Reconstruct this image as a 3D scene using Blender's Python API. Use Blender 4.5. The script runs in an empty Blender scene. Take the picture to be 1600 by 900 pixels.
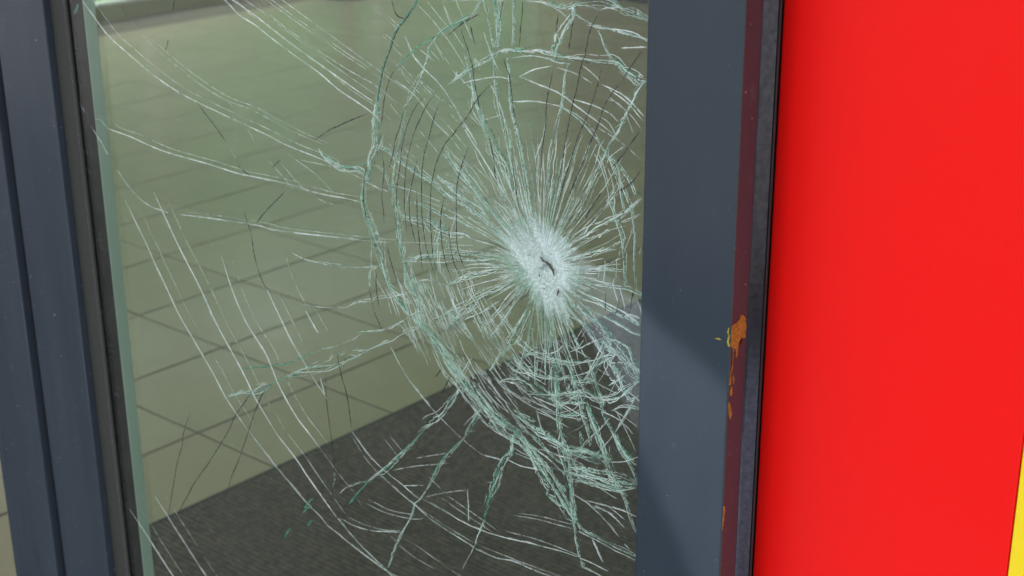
import bpy, bmesh, math, random
import numpy as np
from mathutils import Matrix, Vector

# ------------------------------------------------------------------ camera
sc = bpy.context.scene
C = sc.collection
H = 1.635                       # eye height; door faces lie in the plane y = 1, x runs right, y runs indoors
FPX = 2330.0                    # focal length in pixels of the 1600 px wide photograph
AZ, PITCH, ROLL = math.radians(41.0), math.radians(20.2), math.radians(-0.5)
hd = np.array([-math.sin(AZ), math.cos(AZ), 0.0]); UPV = np.array([0, 0, 1.0])
FW = hd * math.cos(PITCH) - UPV * math.sin(PITCH)
R0 = np.cross(FW, UPV); R0 /= np.linalg.norm(R0); U0 = np.cross(R0, FW)
RT = R0 * math.cos(ROLL) + U0 * math.sin(ROLL)
UP = -R0 * math.sin(ROLL) + U0 * math.cos(ROLL)
cam_d = bpy.data.cameras.new('camera'); cam = bpy.data.objects.new('camera', cam_d); C.objects.link(cam)
cam.matrix_world = Matrix(((RT[0], UP[0], -FW[0], 0), (RT[1], UP[1], -FW[1], 0), (RT[2], UP[2], -FW[2], H), (0, 0, 0, 1)))
cam_d.sensor_width = 36.0; cam_d.lens = FPX / 1600 * 36.0
cam_d.clip_start = 0.02; cam_d.clip_end = 600
cam_d.dof.use_dof = True; cam_d.dof.focus_distance = 1.40; cam_d.dof.aperture_fstop = 10.0
sc.camera = cam

# ------------------------------------------------------------------ light
world = bpy.data.worlds.new('World'); sc.world = world; world.use_nodes = True
wn = world.node_tree.nodes; wl = world.node_tree.links
sky = wn.new('ShaderNodeTexSky'); sky.sky_type = 'NISHITA'; sky.sun_disc = False
SUN_EL, SUN_AZ = math.radians(52), math.radians(20)      # the sun stands behind the building, veiled
sky.sun_elevation = SUN_EL; sky.sun_rotation = SUN_AZ
sky.air_density = 1.0; sky.dust_density = 6.0; sky.ozone_density = 1.0
hs = wn.new('ShaderNodeHueSaturation'); hs.inputs['Saturation'].default_value = 0.25      # high thin cloud over the whole sky
wl.new(sky.outputs['Color'], hs.inputs['Color']); wl.new(hs.outputs['Color'], wn['Background'].inputs['Color'])
wn['Background'].inputs['Strength'].default_value = 0.15
sun_d = bpy.data.lights.new('sun', 'SUN'); sun_d.energy = 2.0; sun_d.angle = math.radians(12); sun_d.color = (1, .95, .88)
sun = bpy.data.objects.new('sun', sun_d); C.objects.link(sun)
sd = Vector((math.sin(SUN_AZ) * math.cos(SUN_EL), math.cos(SUN_AZ) * math.cos(SUN_EL), math.sin(SUN_EL)))
sun.rotation_euler = sd.to_track_quat('Z', 'Y').to_euler(); sun.location = (2, 8, 12)
sc.view_settings.view_transform = 'Standard'; sc.view_settings.look = 'None'
sc.view_settings.gamma = 1; sc.view_settings.exposure = 2.6
sc.render.engine = 'CYCLES'
sc.cycles.max_bounces = 10; sc.cycles.diffuse_bounces = 5; sc.cycles.glossy_bounces = 4
sc.cycles.transparent_max_bounces = 64; sc.cycles.transmission_bounces = 6
sc.cycles.use_denoising = True
sc.cycles.caustics_reflective = False; sc.cycles.caustics_refractive = False

rnd = random.Random(7)

# ------------------------------------------------------------------ materials
def new_mat(name):
    m = bpy.data.materials.new(name); m.use_nodes = True
    nt = m.node_tree; nt.nodes.clear()
    out = nt.nodes.new('ShaderNodeOutputMaterial')
    return m, nt, nt.nodes, nt.links, out

def N(nt, typ, **kw):
    n = nt.nodes.new(typ)
    for k, v in kw.items():
        if k in n.inputs: n.inputs[k].default_value = v
        else: setattr(n, k, v)
    return n

def noise(nt, scale, detail=3, rough=.55, coord=None, stretch=None):
    tc = nt.nodes.new('ShaderNodeTexCoord')
    src = tc.outputs['Object'] if coord is None else coord
    if stretch:
        mp = N(nt, 'ShaderNodeMapping'); mp.inputs['Scale'].default_value = stretch
        nt.links.new(src, mp.inputs['Vector']); src = mp.outputs['Vector']
    n = N(nt, 'ShaderNodeTexNoise'); n.inputs['Scale'].default_value = scale
    n.inputs['Detail'].default_value = detail; n.inputs['Roughness'].default_value = rough
    nt.links.new(src, n.inputs['Vector'])
    return n.outputs['Fac']

def ramp(nt, fac, stops):
    r = nt.nodes.new('ShaderNodeValToRGB'); el = r.color_ramp.elements
    while len(el) < len(stops): el.new(0.5)
    for e, (p, c) in zip(el, stops):
        e.position = p; e.color = (c, c, c, 1) if isinstance(c, (int, float)) else (*c, 1)
    nt.links.new(fac, r.inputs['Fac'])
    return r.outputs['Color']

def plain(name, col, rough=.5, var=.15, scale=8, bump=0, bscale=200, spec=.5, stretch=None, metal=0, coat=0):
    m, nt, nd, lk, out = new_mat(name)
    p = N(nt, 'ShaderNodeBsdfPrincipled', Roughness=rough, Metallic=metal)
    p.inputs['Specular IOR Level'].default_value = spec
    if coat: p.inputs['Coat Weight'].default_value = coat; p.inputs['Coat Roughness'].default_value = .08
    f = noise(nt, scale, 5, .6, stretch=stretch)
    lo = [c * (1 - var) for c in col]; hi = [min(1, c * (1 + var)) for c in col]
    lk.new(ramp(nt, f, [(.3, lo), (.7, hi)]), p.inputs['Base Color'])
    rr = N(nt, 'ShaderNodeMapRange'); rr.inputs['To Min'].default_value = rough * .8; rr.inputs['To Max'].default_value = rough * 1.25
    lk.new(noise(nt, scale * 3, 4), rr.inputs['Value']); lk.new(rr.outputs['Result'], p.inputs['Roughness'])
    if bump:
        b = N(nt, 'ShaderNodeBump', Strength=bump, Distance=.001)
        lk.new(noise(nt, bscale, 3), b.inputs['Height']); lk.new(b.outputs['Normal'], p.inputs['Normal'])
    lk.new(p.outputs['BSDF'], out.inputs['Surface'])
    return m

def frame_mat(name, col, rough, dirt=.5, d1=(.12, .14, .16), d2=(.16, .18, .2), d3=(.35, .37, .38), spec=.42):
    """satin powder coat with dust specks, rubbed marks and run-off streaks"""
    m, nt, nd, lk, out = new_mat(name)
    p = N(nt, 'ShaderNodeBsdfPrincipled', Roughness=rough)
    p.inputs['Specular IOR Level'].default_value = spec
    streak = ramp(nt, noise(nt, 14, 6, .65, stretch=(1, 1, .12)), [(.35, 0.0), (.8, 1.0)])
    specks = ramp(nt, noise(nt, 170, 2, .5), [(.735, 0.0), (.775, 1.0)])
    rubs = ramp(nt, noise(nt, 30, 6, .75), [(.60, 0.0), (.78, 1.0)])
    cur = None
    base = N(nt, 'ShaderNodeRGB'); base.outputs[0].default_value = (*col, 1); cur = base.outputs[0]
    for fac, amt, c in ((streak, .10 * dirt, d1), (rubs, .22 * dirt, d2), (specks, .55 * dirt, d3)):
        mx = N(nt, 'ShaderNodeMix', data_type='RGBA')
        ml = N(nt, 'ShaderNodeMath', operation='MULTIPLY'); ml.inputs[1].default_value = amt
        lk.new(fac, ml.inputs[0]); lk.new(ml.outputs[0], mx.inputs['Factor'])
        lk.new(cur, mx.inputs['A']); mx.inputs['B'].default_value = (*c, 1); cur = mx.outputs['Result']
    lk.new(cur, p.inputs['Base Color'])
    rr = N(nt, 'ShaderNodeMapRange'); rr.inputs['To Min'].default_value = rough * .75; rr.inputs['To Max'].default_value = rough * 1.5
    lk.new(noise(nt, 22, 5, .6), rr.inputs['Value']); lk.new(rr.outputs['Result'], p.inputs['Roughness'])
    b = N(nt, 'ShaderNodeBump', Strength=.02, Distance=.0004)
    lk.new(noise(nt, 700, 2), b.inputs['Height']); lk.new(b.outputs['Normal'], p.inputs['Normal'])
    lk.new(p.outputs['BSDF'], out.inputs['Surface'])
    return m

def glass_mat(name, tint, dust=.02):
    m, nt, nd, lk, out = new_mat(name)
    t = N(nt, 'ShaderNodeBsdfTransparent', Color=(*tint, 1))
    g = N(nt, 'ShaderNodeBsdfGlossy', Roughness=0.0, Color=(1, 1, 1, 1))
    d = N(nt, 'ShaderNodeBsdfDiffuse', Color=(.55, .58, .55, 1))
    fr = N(nt, 'ShaderNodeFresnel', IOR=1.5)
    geo = N(nt, 'ShaderNodeNewGeometry')
    inv = N(nt, 'ShaderNodeMath', operation='SUBTRACT'); inv.inputs[0].default_value = 1
    lk.new(geo.outputs['Backfacing'], inv.inputs[1])
    ml = N(nt, 'ShaderNodeMath', operation='MULTIPLY'); lk.new(fr.outputs[0], ml.inputs[0]); lk.new(inv.outputs[0], ml.inputs[1])
    m1 = N(nt, 'ShaderNodeMixShader'); lk.new(ml.outputs[0], m1.inputs[0]); lk.new(t.outputs[0], m1.inputs[1]); lk.new(g.outputs[0], m1.inputs[2])
    sp = ramp(nt, noise(nt, 260, 2, .5), [(.72, 0.0), (.78, 1.0)])
    hz = ramp(nt, noise(nt, 9, 6, .7), [(.3, .2), (.8, 1.0)])
    a = N(nt, 'ShaderNodeMath', operation='MULTIPLY'); a.inputs[1].default_value = dust; lk.new(hz, a.inputs[0])
    b = N(nt, 'ShaderNodeMath', operation='MULTIPLY_ADD'); b.inputs[1].default_value = dust * 5; lk.new(sp, b.inputs[0]); lk.new(a.outputs[0], b.inputs[2])
    m2 = N(nt, 'ShaderNodeMixShader'); lk.new(b.outputs[0], m2.inputs[0]); lk.new(m1.outputs[0], m2.inputs[1]); lk.new(d.outputs[0], m2.inputs[2])
    lk.new(m2.outputs[0], out.inputs['Surface'])
    return m

def crack_mat(name, col, lo, hi, scale=420, trans=.5, gloss=.15, attr=None, mod=0):
    """broken glass face: patchy, partly clear, partly bright"""
    m, nt, nd, lk, out = new_mat(name)
    t = N(nt, 'ShaderNodeBsdfTransparent', Color=(.93, 1, .96, 1))
    d = N(nt, 'ShaderNodeBsdfDiffuse'); tr = N(nt, 'ShaderNodeBsdfTranslucent')
    f = noise(nt, scale, 3, .6)
    cl = ramp(nt, noise(nt, scale * .6, 2), [(.35, [c * .8 for c in col]), (.68, [min(.93, c * 1.25 + .04) for c in col])])
    lk.new(cl, d.inputs['Color']); lk.new(cl, tr.inputs['Color'])
    m1 = N(nt, 'ShaderNodeMixShader'); m1.inputs[0].default_value = trans; lk.new(d.outputs[0], m1.inputs[1]); lk.new(tr.outputs[0], m1.inputs[2])
    g = N(nt, 'ShaderNodeBsdfGlossy', Roughness=.15)
    m2 = N(nt, 'ShaderNodeMixShader'); m2.inputs[0].default_value = gloss; lk.new(m1.outputs[0], m2.inputs[1]); lk.new(g.outputs[0], m2.inputs[2])
    al = ramp(nt, f, [(.34, lo), (.62, hi)])
    fac = al
    if mod:
        md = ramp(nt, noise(nt, 26, 3, .6), [(.36, mod), (.60, 1.0)])
        m0 = N(nt, 'ShaderNodeMath', operation='MULTIPLY'); lk.new(al, m0.inputs[0]); lk.new(md, m0.inputs[1]); al = fac = m0.outputs[0]
    if attr:
        at = N(nt, 'ShaderNodeAttribute'); at.attribute_name = attr
        ml = N(nt, 'ShaderNodeMath', operation='MULTIPLY_ADD', use_clamp=True)
        ml.inputs[1].default_value = .9
        lk.new(al, ml.inputs[0])
        sb = N(nt, 'ShaderNodeMath', operation='SUBTRACT'); lk.new(at.outputs['Fac'], sb.inputs[0]); sb.inputs[1].default_value = .5
        lk.new(sb.outputs[0], ml.inputs[2])
        mm = N(nt, 'ShaderNodeMath', operation='MULTIPLY', use_clamp=True); lk.new(ml.outputs[0], mm.inputs[0]); lk.new(at.outputs['Fac'], mm.inputs[1])
        fac = mm.outputs[0]
    m3 = N(nt, 'ShaderNodeMixShader'); lk.new(fac, m3.inputs[0]); lk.new(t.outputs[0], m3.inputs[1]); lk.new(m2.outputs[0], m3.inputs[2])
    lk.new(m3.outputs[0], out.inputs['Surface'])
    return m

M = {}
M['frame'] = frame_mat('anthracite_powder_coat', (.024, .035, .046), .05, .8)
M['frame_worn'] = frame_mat('anthracite_powder_coat_dusty', (.028, .037, .048), .13, 1.5)
M['rubber'] = plain('black_rubber', (.010, .011, .012), .45, .2, 30)
M['gasket'] = plain('grey_gasket', (.024, .024, .020), .8, .25, 420, bump=.15, bscale=600)
M['dust'] = plain('pale_dust', (.10, .10, .085), .9, .3, 200)
M['spacer'] = plain('dark_bronze_spacer', (.040, .035, .030), .25, .3, 20)
M['edge'] = plain('pale_green_edge', (.44, .53, .45), .35, .10, 12, stretch=(1, 1, .1))
M['bead'] = plain('dark_aluminium', (.075, .075, .084), .13, .3, 220, bump=.03, bscale=700, metal=1)
M['glass'] = glass_mat('laminated_glass', (.950, .985, .955), .016)
M['glass2'] = glass_mat('inner_glass', (.96, .985, .965), .004)
M['clear'] = glass_mat('window_glass', (.985, .995, .985), .003)
M['red'] = frame_mat('red_panel', (.79, .0080, .0060), .30, .30, (.82, .03, .02), (.60, .009, .008), (.85, .10, .08), .16)
M['yellow'] = plain('yellow_panel', (.80, .60, .015), .38, .04, 6, spec=.3)
M['paint'] = plain('ochre_paint', (.27, .122, .018), .6, .55, 330, bump=.5, bscale=900)
M['paint2'] = plain('yellow_paint', (.33, .27, .02), .6, .35, 160)
M['bright_crack'] = crack_mat('bright_crack', (.92, .95, .88), .8, 1.0, 160, .2, .1, mod=.6)
M['white_crack'] = crack_mat('white_crack', (.80, .91, .83), .65, 1.0, 220, .25, .12, mod=.30)
M['faint_crack'] = crack_mat('faint_crack', (.86, .92, .84), .30, .62, 160, .3, .08, mod=.45)
M['teal_crack'] = crack_mat('teal_crack', (.46, .72, .58), .25, .85, 330, .4, .1, mod=.4)
M['green_crack'] = crack_mat('green_crack', (.09, .33, .22), .45, .95, 240, .4, .08)
M['dark_crack'] = crack_mat('dark_crack', (.008, .012, .010), .8, 1.0, 300, .1, .02)  # dark reflection in the crack faces is put into this colour
M['crush'] = crack_mat('crushed_glass', (.64, .75, .71), .68, 1.0, 700, .35, .08, attr='dens')
M['slit'] = plain('open_slit', (.05, .045, .035), .8, .2, 100)
M['mat'] = plain('charcoal_carpet', (.104, .083, .056), .95, .5, 70, bump=.8, bscale=500)
M['grout'] = plain('brown_grout', (.12, .095, .055), .8, .2, 20)
M['plinth'] = plain('olive_plinth', (.27, .30, .05), .35, .1, 4)
M['white'] = plain('white_metal', (.75, .76, .74), .35, .05, 6)
M['plaster'] = plain('cream_plaster', (.60, .52, .38), .8, .05, 3)
M['ceiling'] = plain('white_ceiling', (.74, .74, .72), .8, .03, 3)
M['timber'] = plain('brown_timber', (.22, .14, .08), .45, .25, 5, stretch=(1, 1, .08))
M['black'] = plain('black_laminate', (.016, .016, .017), .35, .2, 9)
M['steel'] = plain('dark_steel', (.12, .11, .09), .35, .15, 15)
M['asphalt'] = plain('asphalt', (.055, .055, .058), .9, .35, 60, bump=.8, bscale=180)
M['reflection_slab'] = plain('pale_reflection_concrete', (.42, .48, .57), .8, .12, 9, bump=.3, bscale=120)
M['grass'] = plain('lawn_green', (.065, .17, .035), .85, .4, 7, bump=.8, bscale=70)
M['blade'] = plain('grass_blade', (.075, .20, .04), .6, .4, 3)
M['leaf'] = plain('hedge_leaf', (.08, .25, .11), .5, .5, 3)
M['wood'] = plain('hedge_stem', (.10, .07, .045), .9, .3, 20)
M['render'] = plain('grey_render', (.42, .42, .40), .85, .06, 3, bump=.3, bscale=150)

def tile_mat():
    m, nt, nd, lk, out = new_mat('beige_floor_tile')
    p = N(nt, 'ShaderNodeBsdfPrincipled', Roughness=.2); p.inputs['Specular IOR Level'].default_value = .5
    oi = N(nt, 'ShaderNodeObjectInfo')
    vec = N(nt, 'ShaderNodeVectorMath', operation='ADD'); tc = N(nt, 'ShaderNodeTexCoord'); cx = N(nt, 'ShaderNodeCombineXYZ')
    lk.new(oi.outputs['Random'], cx.inputs['X']); 
    sc_ = N(nt, 'ShaderNodeVectorMath', operation='SCALE'); sc_.inputs['Scale'].default_value = 37
    lk.new(cx.outputs[0], sc_.inputs[0]); lk.new(tc.outputs['Object'], vec.inputs[0]); lk.new(sc_.outputs[0], vec.inputs[1])
    f = noise(nt, 6, 5, .6, coord=vec.outputs[0])
    a = N(nt, 'ShaderNodeMath', operation='MULTIPLY_ADD'); a.inputs[1].default_value = .25; lk.new(oi.outputs['Random'], a.inputs[0])
    s = N(nt, 'ShaderNodeMath', operation='MULTIPLY'); s.inputs[1].default_value = .75; lk.new(f, s.inputs[0]); lk.new(s.outputs[0], a.inputs[2])
    lk.new(ramp(nt, a.outputs[0], [(.25, (.475, .392, .27)), (.75, (.545, .452, .315))]), p.inputs['Base Color'])
    rr = N(nt, 'ShaderNodeMapRange'); rr.inputs['To Min'].default_value = .14; rr.inputs['To Max'].default_value = .30
    lk.new(noise(nt, 11, 4, .6, coord=vec.outputs[0]), rr.inputs['Value']); lk.new(rr.outputs['Result'], p.inputs['Roughness'])
    lk.new(p.outputs['BSDF'], out.inputs['Surface'])
    return m
M['tile'] = tile_mat()

# ------------------------------------------------------------------ mesh helpers
class MB:
    def __init__(s): s.v = []; s.f = []; s.m = []
    def quad(s, a, b, c, d, mi=0):
        n = len(s.v); s.v += [a, b, c, d]; s.f.append((n, n + 1, n + 2, n + 3)); s.m.append(mi)
    def tri(s, a, b, c, mi=0):
        n = len(s.v); s.v += [a, b, c]; s.f.append((n, n + 1, n + 2)); s.m.append(mi)
    def box(s, x0, x1, y0, y1, z0, z1, bev=0, mi=0, seg=2):
        bm = bmesh.new(); bmesh.ops.create_cube(bm, size=1)
        for v in bm.verts:
            v.co = Vector((x0 + (v.co.x + .5) * (x1 - x0), y0 + (v.co.y + .5) * (y1 - y0), z0 + (v.co.z + .5) * (z1 - z0)))
        if bev:
            bmesh.ops.bevel(bm, geom=list(bm.edges), offset=bev, segments=seg, profile=.5, affect='EDGES')
        s.add(bm, mi); bm.free()
    def cyl(s, c, r0, r1, h, n=32, bev=0, mi=0):
        bm = bmesh.new(); bmesh.ops.create_cone(bm, cap_ends=True, segments=n, radius1=r0, radius2=r1, depth=h)
        bmesh.ops.translate(bm, verts=bm.verts, vec=(c[0], c[1], c[2] + h / 2))
        if bev:
            es = [e for e in bm.edges if len(e.link_faces) == 2 and abs(e.link_faces[0].normal.dot(e.link_faces[1].normal)) < .5]
            bmesh.ops.bevel(bm, geom=es, offset=bev, segments=2, profile=.5, affect='EDGES')
        s.add(bm, mi); bm.free()
    def add(s, bm, mi=0):
        n = len(s.v); bm.verts.ensure_lookup_table(); bm.verts.index_update()
        s.v += [tuple(v.co) for v in bm.verts]
        for f in bm.faces: s.f.append(tuple(n + v.index for v in f.verts)); s.m.append(mi)
    def mesh(s, name, mats, org=(0, 0, 0), smooth=False):
        me = bpy.data.meshes.new(name)
        me.from_pydata([(v[0] - org[0], v[1] - org[1], v[2] - org[2]) for v in s.v], [], s.f)
        for m in (mats if isinstance(mats, (list, tuple)) else [mats]): me.materials.append(M[m])
        me.polygons.foreach_set('material_index', s.m)
        if smooth: me.polygons.foreach_set('use_smooth', [True] * len(s.f))
        me.update(); return me
    def build(s, name, mats, parent=None, org=None, smooth=False):
        if parent is not None: org = root_org(parent)
        else: org = org or (0, 0, 0)
        o = bpy.data.objects.new(name, s.mesh(name, mats, org, smooth)); C.objects.link(o)
        if parent is not None: o.parent = parent
        else: o.location = org
        return o

def root_org(o):
    while o.parent: o = o.parent
    return tuple(o.location)

def tag(o, label=None, cat=None, group=None, kind=None):
    if label: o['label'] = label
    if cat: o['category'] = cat
    if group: o['group'] = group
    if kind: o['kind'] = kind
    return o

def empty(name, loc, label, cat, group=None):
    o = bpy.data.objects.new(name, None); C.objects.link(o); o.location = loc; o.empty_display_size = .1
    return tag(o, label, cat, group)

def ray(u, v): return FW * FPX + RT * (u - 800) - UP * (v - 450)
def on_y(u, v, y):
    d = ray(u, v); t = y / d[1]; return (d[0] * t, y, H + d[2] * t)
def on_x(u, v, x):
    d = ray(u, v); t = x / d[0]; return (x, d[1] * t, H + d[2] * t)
def seen(p):
    q = np.array(p) - [0, 0, H]; d = q @ FW
    return 800 + FPX * (q @ RT) / d, 450 - FPX * (q @ UP) / d

# ------------------------------------------------------------------ setting: ground outside
m = MB(); m.quad((-60, -80, -.012), (80, -80, -.012), (80, 1.3, -.012), (-60, 1.3, -.012))
tag(m.build('asphalt_forecourt', 'asphalt'), kind='structure')
# unseen pale slab, added and shaped to reflect as bright bands in the trim
m = MB()
m.v = [(-3.60, -2.13, -.004), (-2.46, -1.44, -.004), (-.2, -.074, -.004), (.25, -.95, -.004), (1.85, -.95, -.004), (1.85, .98, -.004), (-.15, .98, -.004), (-1.49, -.28, -.004), (-1.93, -.69, -.004)]
m.f = [tuple(range(9))]; m.m = [0]
tag(m.build('reflection_slab', 'reflection_slab'), kind='structure')
m = MB(); m.quad((-60, -20, -.03), (-8.12, -20, -.03), (-8.12, 60, -.03), (-60, 60, -.03))
tag(m.build('lawn', 'grass'), kind='structure')
m = MB()
for i in range(5200):
    x = -8.2 - rnd.random() ** 1.6 * 5; y = 3.5 + rnd.random() * 7; h = .05 + .06 * rnd.random(); a = rnd.random() * 6.28
    dx, dy = .006 * math.cos(a), .006 * math.sin(a); lx, ly = rnd.gauss(0, .02), rnd.gauss(0, .02)
    m.tri((x - dx, y - dy, -.03), (x + dx, y + dy, -.03), (x + lx, y + ly, h - .03))
tag(m.build('grass', 'blade'), 'short green grass outside the window at the top left', 'grass', kind='stuff')

# ------------------------------------------------------------------ setting: the room
ROOM = dict(x0=-8.0, x1=3.0, y0=1.10, y1=9.6, z=2.9)
m = MB(); m.quad((-8.0, 1.10, -.0016), (3.0, 1.10, -.0016), (3.0, 9.6, -.0016), (-8.0, 9.6, -.0016))
floor = tag(m.build('floor', 'grout'), kind='structure')
def tile_mesh(g):
    b = MB(); h = .1958; c = .0012
    top = [(-h + c, -h + c, 0), (h - c, -h + c, 0), (h - c, h - c, 0), (-h + c, h - c, 0)]
    mid = [(-h, -h, -c), (h, -h, -c), (h, h, -c), (-h, h, -c)]
    low = [(x, y, -.007) for x, y, z in mid]
    b.quad(*top)
    for i in range(4):
        j = (i + 1) % 4; b.quad(mid[i], mid[j], top[j], top[i]); b.quad(low[i], low[j], mid[j], mid[i])
    return b
tdata = tile_mesh(0).mesh('floor_tile', 'tile')
rest = MB(); T = .40; X0, Y0 = -3.235, 2.05
near = []
for i in range(-12, 16):
    for j in range(-3, 19):
        cx, cy = X0 + (i + .5) * T, Y0 + (j + .5) * T
        if cx - .2 < -8.0 or cx + .2 > 3.0 or cy - .2 < 1.12 or cy + .2 > 9.6: continue
        if -2.4 < cx < -.8 and cy + .2 < 4.3 and cx - .2 > -2.50: continue       # under the mat
        u, v = seen((cx, cy, 0))
        near.append((0 if (-80 < u < 1100 and -30 < v < 960) else 1, cx, cy))
near.sort()
k = 0
for s, cx, cy in near:
    if s == 0 and k < 300:
        o = bpy.data.objects.new('floor_tile', tdata); C.objects.link(o); o.parent = floor
        o.location = (cx, cy, rnd.uniform(-.0004, .0004)); k += 1
    else:
        h = .1958; rest.quad((cx - h, cy - h, 0), (cx + h, cy - h, 0), (cx + h, cy + h, 0), (cx - h, cy + h, 0))
if rest.v: tag(rest.build('floor_tiling', 'tile', floor), kind='stuff')

m = MB(); m.box(-8.1, 3.1, 1.03, 9.7, 2.9, 3.05)
tag(m.build('ceiling', 'ceiling'), kind='structure')
m = MB(); m.box(-8.1, 3.1, 9.6, 9.7, -.02, 2.9)
tag(m.build('back_wall', 'plaster'), 'cream wall at the far end of the room', 'wall')
m = MB(); m.box(3.0, 3.1, 1.1, 9.6, -.02, 2.9)
tag(m.build('side_wall', 'plaster'), 'cream wall closing the right side of the room', 'wall')

# glazed wall on the left of the room
gw = empty('glazed_wall', (-8.05, 5.3, 0), 'glazed wall with olive plinth and white rail, lawn beyond, top left', 'window wall')
m = MB(); m.box(-8.10, -8.0, 1.1, 9.6, -.02, .100, .004); m.build('plinth', 'plinth', gw)
m = MB(); m.box(-8.09, -7.985, 1.1, 9.6, .1005, .119, .003); m.build('bottom_rail', 'white', gw)
m = MB(); m.box(-8.09, -8.0, 1.1, 9.6, 2.75, 2.899, .003); m.build('top_rail', 'white', gw)
ys = [1.1, 2.6, 4.1, 5.69, 7.75, 9.55]
for y in ys:
    m = MB(); w_ = .06; m.box(-8.085, -8.005, y, y + w_, .1195, 2.749, .004); m.build('mullion', 'white', gw)
for a, b in zip(ys[:-1], ys[1:]):
    m = MB(); m.box(-8.052, -8.046, a + .058, b + .002, .1193, 2.7495); m.build('pane', 'clear', gw)

# unseen greenery added beyond the lawn to block sky and tint floor reflections
hg = empty('added_hedge', (-14, 6, -.03), 'unseen tall greenery added to block sky and turn the floor reflections green', 'added_hedge')
m = MB()
for i in range(40000):
    y = rnd.uniform(-6, 20); z = rnd.random() * 5.5; x = -13.6 + rnd.gauss(0, .22) + .25 * math.sin(y * 1.7 + z) - (.3 if z > 5.2 else 0)
    a, b_ = rnd.random() * 6.28, rnd.uniform(-1, 1); s = rnd.uniform(.06, .13)
    d1 = Vector((math.cos(a), math.sin(a), b_)).normalized() * s; d2 = d1.orthogonal().normalized() * s * .5
    p = Vector((x, y, z)); m.quad(tuple(p - d1), tuple(p + d2), tuple(p + d1), tuple(p - d2))
m.build('foliage', 'leaf', hg)
m = MB(); m.box(-14.5, -14.05, -6, 20, -.03, 5.1, .1); m.build('sky_block', 'leaf', hg)  # solid core added so no sky shows between the leaves
m = MB()
for i in range(27):
    y = -6 + i; m.cyl((-13.9, y, -.03), .05, .03, 5.2, 8)
m.build('stems', 'wood', hg)

# low black cabinet at the end of the room, only its foot shows at the top of the picture
cb = empty('cabinet', (-5.2, 8.1, 0), 'black low cabinet whose foot shows at the top right of the glass', 'cabinet')
m = MB(); m.box(-6.35, -4.3, 8.02, 8.5, 0, .10, .003); m.build('kickboard', 'black', cb)
m = MB(); m.box(-6.4, -4.25, 7.97, 8.55, .1005, .88, .004); m.build('carcass', 'timber', cb)
for i in range(4):
    x = -6.38 + i * .53; m = MB(); m.box(x, x + .515, 7.948, 7.968, .12, .86, .003); d = m.build('cabinet_door', 'timber', cb)
    m = MB(); m.box(x + .45, x + .465, 7.925, 7.947, .5, .66, .003); m.build('handle', 'steel', d)
m = MB(); m.box(-6.45, -4.2, 7.92, 8.6, .881, .915, .004); m.build('worktop', 'black', cb)

# pedestal table, foot at the top edge of the picture
tx, ty = -7.05, 6.80
tb = empty('pedestal_table', (tx - .52, ty + .22, 0), 'small pedestal table, dark round foot at the top edge', 'table')
tx, ty = tx - .52, ty + .22
m = MB(); m.cyl((tx, ty, 0), .21, .20, .018, 40, .004); m.cyl((tx, ty, .018), .19, .06, .03, 40); m.build('base', 'black', tb, smooth=False)
m = MB(); m.cyl((tx, ty, .048), .045, .045, .66, 24); m.build('post', 'timber', tb)
m = MB(); m.cyl((tx, ty, .708), .33, .33, .028, 48, .006); m.build('table_top', 'timber', tb)

# entrance mat: ribs are geometry
m = MB(); mx0, mx1, my0, my1 = -2.52, -.55, 1.14, 4.6
NR = 240
for i in range(NR):
    ya = my0 + (my1 - my0) * i / NR; yb = my0 + (my1 - my0) * (i + 1) / NR; w = yb - ya
    NS = 24
    for q in range(NS):
        xa = mx0 + (mx1 - mx0) * q / NS; xb = mx0 + (mx1 - mx0) * (q + 1) / NS
        z = .0095
        m.quad((xa, ya, .006), (xb, ya, .006), (xb, ya + w * .25, z), (xa, ya + w * .25, z))
        m.quad((xa, ya + w * .25, z), (xb, ya + w * .25, z), (xb, ya + w * .6, z), (xa, ya + w * .6, z))
        m.quad((xa, ya + w * .6, z), (xb, ya + w * .6, z), (xb, yb, .006), (xa, yb, .006))
mt = tag(m.build('door_mat', 'mat', org=(-1.5, 2.9, 0)), 'dark charcoal ribbed entrance mat on the floor behind the broken glass', 'mat')
m = MB(); m.box(mx0 - .012, mx0 - .0005, my0, my1, .0005, .008, .003); m.box(mx0, mx1, my1 + .0005, my1 + .012, .0005, .008, .003)
m.build('mat_edging', 'rubber', mt)

# ------------------------------------------------------------------ facade
wall = empty('red_wall', (.6, 1.06, 0), 'glossy red wall panelling with a yellow stripe right of the door', 'wall')
m = MB(); m.box(-.6275, -.3915, 1.060, 1.072, .02, 2.5, .0015); m.build('red_panel', 'red', wall)
m = MB(); m.box(-.3905, -.16, 1.060, 1.072, .02, 2.5, .0015); m.build('yellow_panel', 'yellow', wall)['label'] = 'yellow vertical stripe panel at the right edge'
for x in (-.159, 1.0):
    m = MB(); m.box(x, x + 1.157, 1.060, 1.072, .02, 2.5, .0015); m.build('red_panel', 'red', wall)
m = MB(); m.box(-.71, 3.1, 1.0725, 1.10, -.01, 2.5); m.build('backing', 'black', wall)
m = MB(); m.box(-8.1, 3.1, 1.02, 1.10, 2.501, 3.3, .003); m.box(-8.1, 3.1, .45, 1.018, 2.95, 3.10, .004)
tag(m.build('fascia', 'render', org=(-2, 1.06, 2.5)), 'grey fascia with a shallow canopy above the doors', 'fascia')
m = MB(); m.box(-8.1, -2.93, 1.02, 1.10, -.01, .25, .003)
fl = empty('front_wall', (-5.5, 1.06, 0), 'grey low wall under the shop window left of the doors', 'wall')
m.build('dwarf_wall', 'render', fl)
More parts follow.
